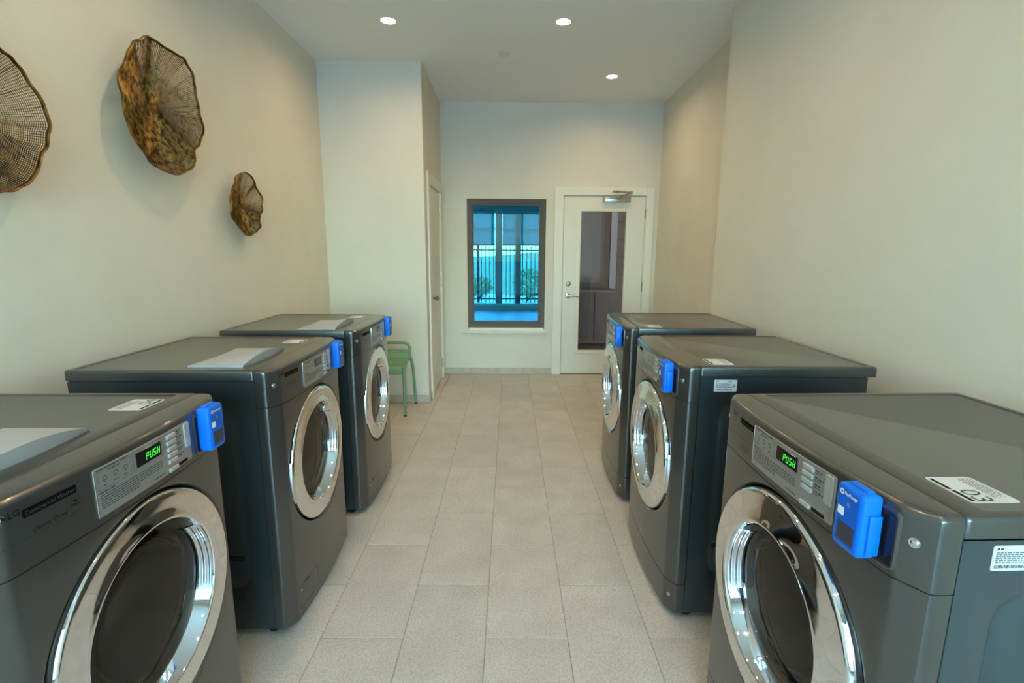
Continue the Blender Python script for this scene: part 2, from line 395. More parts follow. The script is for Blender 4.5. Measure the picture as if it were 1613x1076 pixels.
kn.loops([[(XC + dx, 4.935 + r * math.cos(2 * PI * k / 20), .965 + r * math.sin(2 * PI * k / 20)) for k in range(20)] for r, dx in ((.03, -.007), (.03, .0), (.012, .004), (.012, .028), (.024, .034), (.028, .045), (.022, .056), (.008, .06))], False, True)
obj('door_knob', kn, 'nickel', d2)

# ------------------------------------------------------------------ ceiling fittings
def downlight(x, y, label):
    root = empty('recessed_downlight', (x, y, H), 0, label, 'ceiling light', 'recessed ceiling downlights')
    n = 32; L = []
    for r, z in ((.066, .0005), (.066, -.003), (.062, -.006), (.053, -.005), (.048, .0)):
        L.append([(r * math.cos(2 * PI * k / n), r * math.sin(2 * PI * k / n), z) for k in range(n)])
    obj('trim_ring', MB().loops(L), 'light_trim', root)
    obj('lens', MB().loops([[(r * math.cos(2 * PI * k / n), r * math.sin(2 * PI * k / n), z) for k in range(n)] for r, z in ((.050, -.001), (.035, -.0030))], True, True), 'lens', root)
    ld = bpy.data.lights.new('bulb', 'AREA'); ld.shape = 'DISK'; ld.size = .085; ld.energy = LAMP_W; ld.color = LAMP_COL; ld.spread = math.radians(160)
    lo = bpy.data.objects.new('bulb', ld); COL.objects.link(lo); lo.parent = root; lo.location = (0, 0, -.012)
downlight(-.859, 3.815, 'round recessed ceiling light nearest the left wall above the washers')
downlight(.37, 3.815, 'round recessed ceiling light at the middle, right of the sprinkler cover')
downlight(.933, 4.905, 'small far recessed ceiling light in front of the glazed door')
for y, where in ((2.1, 'between the first two pairs of machines'), (.4, 'just ahead of the camera'), (-1.3, 'by the daylight window')):
    downlight(-.859, y, 'recessed ceiling light overhead on the washer side, ' + where)
    downlight(.37, y, 'recessed ceiling light overhead on the dryer side, ' + where)
sp = empty('sprinkler_cover', (-.054, 4.398, H), 0, 'small white concealed sprinkler disc on the ceiling', 'sprinkler')
n = 28
obj('cover_plate', MB().loops([[(r * math.cos(2 * PI * k / n), r * math.sin(2 * PI * k / n), z) for k in range(n)] for r, z in ((.046, -.005), (.046, -.008), (.042, -.0095), (.01, -.0105))], True, True), 'light_trim', sp)
obj('collar', MB().loops([[(r * math.cos(2 * PI * k / n), r * math.sin(2 * PI * k / n), z) for k in range(n)] for r, z in ((.036, 0), (.036, -.006))], True, True), 'screw', sp)

# ------------------------------------------------------------------ machines
HT, SEAM, ZK = 1.0207, .888, .150      # top height, control/front seam, dryer kick-plate seam
DZ, DR = .597, .272                     # door centre height and radius
def fy(x):
    a = min(abs(x), .343)
    if a <= .295: return -.030 - .017 * (1 - (a / .295) ** 2)
    return -.030 + .030 * (a - .295) / .048
def plan(n=28):
    """half-open plan outline of the front, from the left side seam round to the right side seam"""
    P = [(-.343, .034), (-.343, .012), (-.3425, .004), (-.340, -.0015), (-.336, -.0045), (-.318, -.0157), (-.303, -.0250), (-.295, -.0295)]
    M = [(x, fy(x)) for x in [-.287 + .574 * k / n for k in range(n + 1)]]
    return P + M + [(-x, y) for x, y in reversed(P)]
PLAN = plan()
CACHE = {}
def cached(key, fn, sharp=32):
    if key not in CACHE: CACHE[key] = finish(key, fn(), sharp)
    return CACHE[key]
def face2d(mb2, x, z, off, th=None):
    """put a flat 2-D mesh on the bowed front at (x,z), proud by off"""
    o = MB(); o.v = [(x + v[0], fy(x + v[0]) - off, z + v[1]) for v in mb2.v]; o.f = list(mb2.f); return o
def plate(x0, x1, z0, z1, r, off, th, n=8, bev=.0008):
    """rounded plate following the bowed front, front at off, thickness th"""
    cols = 10; mb = MB()
    lp = rrect(x0, x1, z0, z1, r, 4)
    # extra points on the long edges so that the plate bends with the face
    out = []
    for i, p in enumerate(lp):
        q = lp[(i + 1) % len(lp)]; out.append(p)
        if abs(q[0] - p[0]) > .02:
            for k in range(1, cols): out.append((p[0] + (q[0] - p[0]) * k / cols, p[1]))
    cx, cz = (x0 + x1) / 2, (z0 + z1) / 2
    def ins(l, d): return [(x - d * (1 if x > cx else -1) if abs(x - cx) > (x1 - x0) / 2 - r - 1e-6 else x, z - d * (1 if z > cz else -1)) for x, z in l]
    L = [[(x, fy(x) - off + th, z) for x, z in out], [(x, fy(x) - off + bev, z) for x, z in out], [(x, fy(x) - off, z) for x, z in ins(out, bev)]]
    mb.loops(L)
    # front skin as vertical strips: pair lower and upper points by x
    l2 = ins(out, bev); o = len(mb.v)
    low = sorted([p for p in l2 if p[1] < cz], key=lambda p: (round(p[0], 6), p[1])); upp = sorted([p for p in l2 if p[1] >= cz], key=lambda p: (round(p[0], 6), -p[1]))
    m_ = min(len(low), len(upp))
    for k in range(m_): mb.v += [(low[k][0], fy(low[k][0]) - off, low[k][1]), (upp[k][0], fy(upp[k][0]) - off, upp[k][1])]
    for k in range(m_ - 1): mb.f.append((o + 2 * k, o + 2 * k + 2, o + 2 * k + 3, o + 2 * k + 1))
    return mb
def lathe(prof, n=72, cz=DZ):
    return MB().loops([[(r * math.cos(2 * PI * k / n), y, cz + r * math.sin(2 * PI * k / n)) for k in range(n)] for r, y in prof])

def m_front(dryer):
    zb = ZK + .0015 if dryer else .030
    zt = SEAM - .002
    mb = MB(); N = 96
    RH = .287
    # rectangle boundary reached by rays from the door centre
    x1 = .287
    angs = [2 * PI * k / N for k in range(N)]
    for cx_, cz_ in ((x1, zt), (-x1, zt), (-x1, zb), (x1, zb)): angs.append(math.atan2(cz_ - DZ, cx_) % (2 * PI))
    angs = sorted(set(round(a, 6) for a in angs))
    def bound(a):
        c, s = math.cos(a), math.sin(a); t = 9
        if c > 1e-9: t = min(t, x1 / c)
        if c < -1e-9: t = min(t, -x1 / c)
        if s > 1e-9: t = min(t, (zt - DZ) / s)
        if s < -1e-9: t = min(t, (zb - DZ) / s)
        return t
    RH = min(RH, .2865)
    loops = []
    for r, d in ((.276, .030), (.2775, .012), (.279, .0055)):
        loops.append([(r * math.cos(a), fy(r * math.cos(a)) + d + .006, DZ + r * math.sin(a)) for a in angs])
    for r, d in ((.2815, .0070), (.2845, .0026), (.2862, .0009)):
        loops.append([(r * math.cos(a), fy(r * math.cos(a)) + d, DZ + r * math.sin(a)) for a in angs])
    for t in (.25, .5, .75, 1.):
        l = []
        for a in angs:
            rr = .2862 + (max(bound(a), .2875) - .2862) * t
            x = max(-x1, min(x1, rr * math.cos(a))); z = DZ + rr * math.sin(a)
            l.append((x, fy(x), max(zb, min(zt, z))))
        loops.append(l)
    mb.loops(loops)
    # corner strips left and right
    for sgn in (-1, 1):
        strip = [(sgn * abs(x), y) for x, y in PLAN[:9]]
        zs = [zb + (zt - zb) * k / 8 for k in range(9)]
        mb.loops([[(x, y, z) for x, y in strip] for z in zs], closed=False)
    # flanges along the bottom and the top
    for z, dz in ((zb, .012), (zt, -.012)):
        mb.loops([[(x, y, z) for x, y in PLAN], [(x * .994, y + .010, z) for x, y in PLAN]], closed=False)
    return mb
def m_kick():
    zs = [.030, .060, .10, ZK - .0015]
    mb = MB().loops([[(x, y, z) for x, y in PLAN] for z in zs], closed=False)
    for z in (zs[0], zs[-1]): mb.loops([[(x, y, z) for x, y in PLAN], [(x * .994, y + .010, z) for x, y in PLAN]], closed=False)
    return mb
def m_control():
    r = .011; L = []
    L.append([(x * .992, y + .010, SEAM) for x, y in PLAN])
    for z in (SEAM, SEAM + .03, SEAM + .07, HT - r - .012): L.append([(x, y, z) for x, y in PLAN])
    for k in range(0, 6):
        a = PI / 2 * k / 5; d = r * (1 - math.cos(a)); z = HT - r + r * math.sin(a)
        L.append([(x * (1 - d / .343), min(.034, y + d * 1.05) if y < .033 else y, z) for x, y in PLAN])
    # top skin back to the seam
    last = L[-1]
    for t in (.5, 1.): L.append([(x, y + (.034 - y) * t, HT + (.0006 if t == .5 else 0)) for x, y, z in last])
    return MB().loops(L, closed=False)
def m_cabinet(dryer):
    mb = MB(); yb = .640 if dryer else .664
    zt, zb = HT - .0405, .030
    N = 28
    for sgn in (-1, 1):
        X = sgn * .3415
        rr = lambda i, d: [(X - sgn * d, a, b_) for a, b_ in rrect(.105 + i, yb - .045 - i, .185 + i, .890 - i, .055, 6)]
        base = rr(0, 0)
        outer = []
        cy, cz = (.0355 + yb) / 2, (zb + zt) / 2
        for _, a, b_ in base:
            # project the rounded rectangle outwards to the panel edge
            ta = ((yb - cy) if a > cy else (.0355 - cy)) / (a - cy) if abs(a - cy) > 1e-6 else 99
            tb = ((zt - cz) if b_ > cz else (zb - cz)) / (b_ - cz) if abs(b_ - cz) > 1e-6 else 99
            t = min(ta, tb); outer.append((X, cy + (a - cy) * t, cz + (b_ - cz) * t))
        # snap the nearest points to the corners
        for ey in (.0355, yb):
            for ez in (zb, zt):
                i = min(range(len(outer)), key=lambda k: (outer[k][1] - ey) ** 2 + (outer[k][2] - ez) ** 2); outer[i] = (X, ey, ez)
        mb.loops([outer, base, rr(.003, .0015), rr(.008, .0045), rr(.013, .0045), rr(.018, .0015)], False, True)
    mb.box(-.3405, .3405, yb - .002, yb, zb, zt)
    mb.box(-.3405, .3405, .05, yb, zb, zb + .004)
    # folded front flange of the side sheets
    for sgn in (-1, 1): mb.box(min(sgn * .3415, sgn * .325), max(sgn * .3415, sgn * .325), .0355, .0375, zb, zt)
    return mb
def m_top():
    y0, y1, x1 = .0355, .672, .343
    z0, z1 = HT - .0385, HT
    R = lambda i, z, r=.012: [(x, y, z) for x, y in rrect(-x1 + i, x1 - i, y0 + (i if i < .01 else i), y1 - i, max(.002, r - i), 4)]
    q = [R(.004, z0, .012), R(0, z0 + .002, .010), R(0, z1 - .009, .010), R(.0008, z1 - .005, .010), R(.003, z1 - .0016, .010), R(.007, z1, .012)]
    rec = lambda i, z: [(x, y, z) for x, y in rrect(-.325 + i, .325 - i, .080 + i, .652 - i, .012, 4)]
    q += [rec(0, z1), rec(.003, z1 - .003), rec(.008, z1 - .0045)]
    return MB().loops(q, True, True)
def m_lid():
    """detergent lid: crowned wedge, tall at its curved front edge"""
    mb = MB(); nx, ny = 24, 8; X0, X1, Y0_, Y1_ = -.275, .050, .092, .285
    zt = HT - .0045
    def h(u, v): return .006 + (.027 * (1 - (2 * u - 1) ** 2)) * (1 - v) ** 1.1
    top = [[(X0 + (X1 - X0) * u, Y0_ + .012 * (2 * u - 1) ** 2 + (Y1_ - Y0_) * v, zt + h(u, v)) for u in [i / nx for i in range(nx + 1)]] for v in [j / ny for j in range(ny + 1)]]
    mb.loops(top, closed=False)
    mb.loops([[(x, y, z) for x, y, z in top[0]], [(x, y + .004, zt - .001) for x, y, z in top[0]]], closed=False)
    mb.loops([[(x, y, z) for x, y, z in top[-1]], [(x, y, zt - .001) for x, y, z in top[-1]]], closed=False)
    for i in (0, -1): mb.loops([[r[i] for r in top], [(r[i][0], r[i][1], zt - .001) for r in top]], closed=False)
    return mb
def m_ring(dryer):
    if dryer: p = [(.2735, .02), (.2745, -.034), (.2735, -.043), (.2705, -.049), (.266, -.0515), (.260, -.0520), (.230, -.0555), (.198, -.0610), (.1945, -.0625), (.191, -.0620), (.189, -.0600), (.183, -.040), (.176, -.012)]
    else: p = [(.2735, .02), (.274, -.034), (.2730, -.0392), (.2705, -.0418), (.266, -.0428), (.255, -.0434), (.235, -.0446), (.212, -.0460), (.2085, -.0472), (.205, -.0466), (.203, -.0440), (.197, -.026), (.189, -.004)]
    return lathe(p, 96)
def m_lens(dryer):
    r0, y0 = (.1775, -.014) if dryer else (.1900, -.006)
    p = [(r0, y0), (r0 - .004, y0 - .002), (r0 - .03, y0 - .005), (r0 * .55, y0 - .010), (r0 * .25, y0 - .013), (.003, y0 - .0135)]
    return lathe(p, 64)
def m_bowl(dryer):
    r0, y0 = (.1765, .0) if dryer else (.1895, .004)
    p = [(r0 + .01, y0 - .004), (r0, y0), (r0 - .014, y0 + .004), (r0 - .022, y0 + .006)]
    r1, y1 = p[-1]
    p += [(r1 * math.cos(a), y1 + .085 * math.sin(a)) for a in [PI / 2 * k / 12 for k in range(1, 12)]] + [(.004, y1 + .085)]
    return lathe(p, 64)
def m_gasket(): return lathe([(.27, .022), (.215, .024), (.205, .030), (.215, .05), (.245, .055), (.246, .07)], 64)
def m_drum():
    mb = lathe([(.246, .07), (.248, .12), (.248, .46)], 48)
    mb.loops([[(r * math.cos(2 * PI * k / 48), .46 + d, DZ + r * math.sin(2 * PI * k / 48)) for k in range(48)] for r, d in ((.248, 0), (.12, .02), (.02, .02))], False, True)
    for k in range(3):
        a = 2 * PI * k / 3 + .5
        mb.loops([[((.248 - hh) * math.cos(a + w), y, DZ + (.248 - hh) * math.sin(a + w)) for w, hh in ((-.12, 0), (-.05, .05), (.05, .05), (.12, 0))] for y in (.10, .44)], True, True, closed=False)
    return mb
def m_grip(sgn, dryer):
    """cup grip set in the inner cone: curved shell with upright flutes"""
    mb = MB(); rows = []
    r0, r1, y0, y1 = (.190, .175, -.057, -.016) if dryer else (.203, .188, -.042, -.008)
    nt_, nr = 22, 12
    for j in range(nr + 1):
        v = j / nr; row = []
        for i in range(nt_ + 1):
            a = math.radians(-24 + 62 * i / nt_); e = min(i, nt_ - i) / 3.; e = min(1, e)
            fl = .0026 * abs(math.sin(v * PI * 3)) * e
            r = r0 + (r1 - r0) * v - .0035 * e - fl * .7
            row.append((sgn * r * math.cos(a), y0 + (y1 - y0) * v - .001 - fl * .7, DZ + r * math.sin(a)))
        rows.append(row)
    mb.loops(rows, closed=False)
    return mb
def m_hinge(sgn):
    mb = MB()
    a0, a1 = math.radians(-22), math.radians(12); R = []
    for i in range(11):
        a = a0 + (a1 - a0) * i / 10; c, s = math.cos(a), math.sin(a)
        R.append([(sgn * r * c, y, DZ + r * s) for r, y in ((.2735, -.010), (.2830, -.012), (.2845, -.030), (.281, -.040), (.273, -.0425))])
    return mb.loops(R, True, True, closed=False)
def m_foot(x, y):
    return MB().loops([[(x + r * math.cos(2 * PI * k / 12), y + r * math.sin(2 * PI * k / 12), z) for k in range(12)] for r, z in ((.020, 0), (.022, .006), (.018, .010), (.009, .012), (.009, .034))], True, True)
def m_screw(x, z, off=.0):
    n = 14; y = fy(x)
    nx = 1 if x > 0 else -1
    nrm = Vector((nx * .53, -.85, 0)).normalized(); t = Vector((-nrm.y, nrm.x, 0)); c = Vector((x, y, z))
    mb = MB()
    mb.loops([[c + nrm * d + (t * math.cos(2 * PI * k / n) + Vector((0, 0, 1)) * math.sin(2 * PI * k / n)) * r for k in range(n)] for r, d in ((.0095, -.002), (.0085, .0008), (.006, .0005), (.0055, .003), (.003, .0042))], False, True)
    return mb
def seg7(ch):
    S = {'P': 'abefg', 'U': 'bcdef', 'S': 'acdfg', 'H': 'bcefg'}[ch]
    w, h, t = .0078, .0155, .0015
    R = {'a': (0, w, h - t, h), 'd': (0, w, 0, t), 'g': (0, w, h / 2 - t / 2, h / 2 + t / 2), 'f': (0, t, h / 2 + .0006, h), 'e': (0, t, 0, h / 2 - .0006), 'b': (w - t, w, h / 2 + .0006, h), 'c': (w - t, w, 0, h / 2 - .0006)}
    mb = MB()
    for s_ in S:
        x0, x1, z0, z1 = R[s_]
        mb.add([(x0 + z0 * .12, z0), (x1 + z0 * .12, z0), (x1 + z1 * .12, z1), (x0 + z1 * .12, z1)], [(0, 1, 2, 3)])
    return mb
def rect2(x0, x1, z0, z1): return MB().add([(x0, z0), (x1, z0), (x1, z1), (x0, z1)], [(0, 1, 2, 3)])
def m_push():
    mb = MB()
    for i, ch in enumerate('PUSH'):
        o = face2d(seg7(ch), .002 + i * .0118, .9665, .0036); mb.add(o.v, o.f)
    return mb
def m_paneltext(dryer):
    """rows of small print and pictogram frames on the silver fascia (flat print)"""
    rnd = random.Random(3); mb = MB(); off = .0023
    def line(x0, x1, z, h=.0022):
        x = x0
        while x < x1 - .002:
            w = min(rnd.uniform(.004, .013), x1 - x)
            o = face2d(rect2(0, w, 0, h), x, z, off); mb.add(o.v, o.f); x += w + .0016
    def frame(x0, x1, z0, z1, t=.0006):
        for r in ((x0, x1, z0, z0 + t), (x0, x1, z1 - t, z1), (x0, x0 + t, z0, z1), (x1 - t, x1, z0, z1)):
            o = face2d(rect2(0, r[1] - r[0], 0, r[3] - r[2]), r[0], r[2], off); mb.add(o.v, o.f)
    line(-.124, -.045, .9955, .0024)
    frame(-.123, -.040, .955, .9935); line(-.098, -.066, .9885, .002)
    for x in (-.112, -.086, -.060):
        frame(x, x + .010, .972, .981, .0012); line(x + .003, x + .008, .9685, .0012); line(x, x + .011, .961, .0018)
    frame(-.034, .056, .9555, .9975)
    line(-.124, -.086, .9485, .0026)
    for i in range(6): line(-.122, (.052 if i < 4 else -.02), .9430 - i * .0052, .0019)
    line(.02, .056, .909, .0022)
    for i in range(5 if not dryer else 4):
        line(.108, .108 + (.020, .026, .018, .028, .024)[i], .9895 - i * .0146, .0028); line(.108, .126, .9850 - i * .0146, .0018)
    return mb
def m_reader():
    """payment reader: rounded body with a stepped back"""
    mb = MB(); x0, x1, z0, z1 = .203, .270, .900, 1.018; yb = -.036
    def R(i, y, r=.010): return [(x, y, z) for x, z in rrect(x0 + i, x1 - i, z0 + i, z1 - i, max(.003, r - i), 5)]
    mb.loops([R(.004, yb), R(.004, yb - .006), R(.0, yb - .008), R(0, yb - .0285), R(.001, yb - .0325), R(.004, yb - .0350), R(.0075, yb - .0358)], True, True)
    mb.box(x1 - .002, x1 + .005, yb - .024, yb - .002, z0 + .010, z1 - .034, .0025, 2)
    mb.box(x0 + .012, x1 - .012, yb - .022, yb - .008, z1 - .002, z1 + .003, .001)
    return mb
RY = -.036 - .0358
def on_reader(mb2, x, z, off=.0005):
    o = MB(); o.v = [(x + v[0], RY - off, z + v[1]) for v in mb2.v]; o.f = list(mb2.f); return o
def circ2(cx, cz, r, n=20): return MB().add([(cx + r * math.cos(2 * PI * k / n), cz + r * math.sin(2 * PI * k / n)) for k in range(n)], [tuple(range(n))])
def arc2(cx, cz, r, t, a0, a1, n=8):
    return MB().loops([[(cx + q * math.cos(a0 + (a1 - a0) * k / n), cz + q * math.sin(a0 + (a1 - a0) * k / n), 0) for k in range(n + 1)] for q in (r, r + t)], closed=False)
def m_readerprint():
    mb = MB()
    o = on_reader(arc2(.0052, .0052, .0028, .0024, 0, 2 * PI, 18), .2135, .9985); mb.add(o.v, o.f)
    for r in (rect2(.0040, .0053, .0026, .0078), rect2(.0053, .0068, .0066, .0078), rect2(.0053, .0068, .0026, .0038)):
        o = on_reader(r, .2135, .9985); mb.add(o.v, o.f)
    t, w = text2d('PayRange', .0095, True); s = .031 / w; t.v = [(v[0] * s, v[1] * s) for v in t.v]
    o = on_reader(t, .2255, 1.0010); mb.add(o.v, o.f)
    return mb
def m_readerwave():
    mb = MB()
    for r in (.0022, .0044, .0066):
        o = on_reader(arc2(.232, .985, r, .0011, -.75, .75), 0, 0); mb.add(o.v, o.f)
    return mb
def m_sticker():
    return MB().loops([[(x, y, z) for x, y in rrect(.196, .292, .094, .180, .008, 4)] for z in (HT - .0046, HT - .0041)], True, True)
def on_top(mb2, x, y, off=.0): 
    o = MB(); o.v = [(x + v[0], y + v[1], HT - .0038 + off) for v in mb2.v]; o.f = list(mb2.f); return o
def m_stickerprint():
    mb = MB(); rnd = random.Random(5)
    for r in ((.202, .243, .0985, .1055), (.247, .286, .0985, .1055)):
        o = on_top(rect2(0, r[1] - r[0], 0, r[3] - r[2]), r[0], r[2]); mb.add(o.v, o.f)
    for i in range(5):
        x = .204; e = .283 - rnd.uniform(0, .012); y = .1500 + i * .0052
        while x < e:
            w = min(rnd.uniform(.003, .011), e - x)
            o = on_top(rect2(0, w, 0, .0017), x, y); mb.add(o.v, o.f); x += w + .0018
    return mb
def m_number(s):
    t, w = text2d(s, .046); return on_top(t, .287 - w, .1095)
def m_rating(): return MB().loops([[(X, a, b_) for a, b_ in rrect(.088, .170, .9285, .9715, .003, 3)] for X in (.3410, .3422)], True, True)
def m_ratingprint():
    mb = MB(); rnd = random.Random(9)
    def r_(a0, a1, z0, z1): mb.add([(.3426, a0, z0), (.3426, a1, z0), (.3426, a1, z1), (.3426, a0, z1)], [(0, 1, 2, 3)])
    n_ = 12; mb.add([(.3426, .0955 + .0022 * math.cos(2 * PI * k / n_), .9662 + .0022 * math.sin(2 * PI * k / n_)) for k in range(n_)], [tuple(range(n_))])
    r_(.099, .104, .9645, .9675); r_(.138, .150, .964, .966)
    for i in range(6):
        a = .093
        while a < .136 + (i % 2) * .012:
            w = rnd.uniform(.003, .008); r_(a, a + w, .9590 - i * .0033, .9606 - i * .0033); a += w + .0014
    a = .093
    while a < .150:
        w = rnd.uniform(.0005, .0016); r_(a, a + w, .9325, .9380); a += w + rnd.uniform(.0006, .0014)
    for k in range(3): r_(.154, .164, .952 - k * .004, .9545 - k * .004)
    return mb
def m_nameplate(dryer):
    x0, x1 = (-.214, -.140) if dryer else (-.262, -.166)
    return plate(x0, x1, .977, .9925, .0015, .0010, .0012)
def m_nametext(dryer):
    s = 'Commercial Dryer' if dryer else 'Commercial Washer'
    x0, x1 = (-.211, -.143) if dryer else (-.259, -.169)
    t, w = text2d(s, .012); k = (x1 - x0) / w; t.v = [(v[0] * k, v[1] * min(k, 1.1)) for v in t.v]
    return face2d(t, x0, .9812, .0014)
def m_logo(dryer):
    x0 = -.262 if dryer else -.302
    sx = .7 if dryer else 1.
    mb = MB()
    c = arc2(.0075, .0055, .0000, .0078, 0, 2 * PI, 24); c.v = [(v[0] * sx, v[1]) for v in c.v]
    o = face2d(c, x0, .987, .0012); mb.add(o.v, o.f)
    t, w = text2d('LG', .0155, True); t.v = [(v[0] * sx, v[1]) for v in t.v]
    o = face2d(t, x0 + .0185 * sx, .9875, .0012); mb.add(o.v, o.f)
    return mb
def m_logoface(dryer):
    x0 = -.262 if dryer else -.302
    sx = .7 if dryer else 1.
    mb = MB()
    for r in (rect2(.0066, .0078, .0025, .0085), rect2(.0078, .0100, .0025, .0035)):
        r.v = [(v[0] * sx, v[1]) for v in r.v]; o = face2d(r, x0, .987, .0016); mb.add(o.v, o.f)
    o = face2d(arc2(.0075 * sx, .0055, .0058 * sx, .0008, .3, 5.6, 20), x0, .987, .0016); mb.add(o.v, o.f)
    return mb
def m_drive():
    mb = MB()
    t, w = text2d('Direct Drive', .0145); k = .060 / w; t.v = [(v[0] * k + v[1] * .2, v[1] * k) for v in t.v]
    o = face2d(t, -.250, .9465, .0010); mb.add(o.v, o.f)
    t, w = text2d('INVERTER', .005); o = face2d(t, -.249, .9585, .0010)
    for r in ((-.181, -.163, .953, .9535), (-.181, -.163, .9695, .970), (-.181, -.1805, .953, .970), (-.1635, -.163, .953, .970), (-.178, -.166, .956, .958), (-.175, -.169, .961, .965)):
        o = face2d(rect2(0, r[1] - r[0], 0, r[3] - r[2]), r[0], r[2], .0010); mb.add(o.v, o.f)
    return mb
def m_line(dryer):
    mb = MB(); z = .9405; x0, x1 = (-.30, -.165) if dryer else (-.322, -.160)
    for k in range(12):
        a, b_ = x0 + (x1 - x0) * k / 12, x0 + (x1 - x0) * (k + 1) / 12
        mb.add([(a, fy(a) - .0008, z), (b_, fy(b_) - .0008, z), (b_, fy(b_) - .0008, z + .0009), (a, fy(a) - .0008, z + .0009)], [(0, 1, 2, 3)])
    return mb
def m_dryerprint():
    mb = MB(); rnd = random.Random(2)
    for i in range(3):
        x = -.205
        while x < -.155:
            w = rnd.uniform(.004, .010); o = face2d(rect2(0, w, 0, .002), x, .925 - i * .0065, .0010); mb.add(o.v, o.f); x += w + .002
    return mb
def m_bezel():
    """frame of the coin-slot opening behind the reader"""
    lo = lambda i: rrect(.186 + i, .300 - i, .8965 + i, 1.0035 - i, .010 - i * .5, 4)
    L = [[(x, fy(x) - o, z) for x, z in lo(i)] for i, o in ((0, -.001), (.0005, .0022), (.003, .0030), (.006, .0022), (.0075, -.0005))]
    return MB().loops(L)
def m_bezelback():
    return plate(.193, .293, .9035, .9965, .006, .0004, .0010)
def m_pump():
    """service hatch: thin raised outline, finger notch and key"""
    x0, x1, z0, z1 = -.278, -.120, .058, .150
    lo = rrect(x0, x1, z0, z1, .004, 3)
    pts = []
    for i, p in enumerate(lo):
        q = lo[(i + 1) % len(lo)]; pts.append(p)
        if abs(q[0] - p[0]) > .02: pts += [(p[0] + (q[0] - p[0]) * k / 8, p[1]) for k in range(1, 8)]
    f = lambda d, i: [(x + (i if x < (x0 + x1) / 2 else -i), fy(x) - d, z + (i if z < (z0 + z1) / 2 else -i)) for x, z in pts]
    return MB().loops([f(.0006, 0), f(.0010, .0002), f(.0010, .0010), f(.0006, .0012)])
def m_slot(side):
    """lower hand-hold recess in the side sheet"""
    mb = MB()
    for sgn in (side,):
        X = sgn * .3402
        mb.loops([[(X + sgn * d, a, b_) for a, b_ in rrect(.120 + i, .235 - i, .303 + i, .335 - i, .0155 - i, 6)] for i, d in ((0, 0), (.001, .0022), (.0035, .0025), (.005, .0008))])
    return mb
def m_slotback(side):  # flat dark plate, the hollow's shade put into its colour
    mb = MB()
    for sgn in (side,):
        X = sgn * .3402
        mb.loops([[(X + sgn * d, a, b_) for a, b_ in rrect(.1245, .2305, .3075, .3305, .0110, 6)] for d in (0, .0008)], False, True)
    return mb

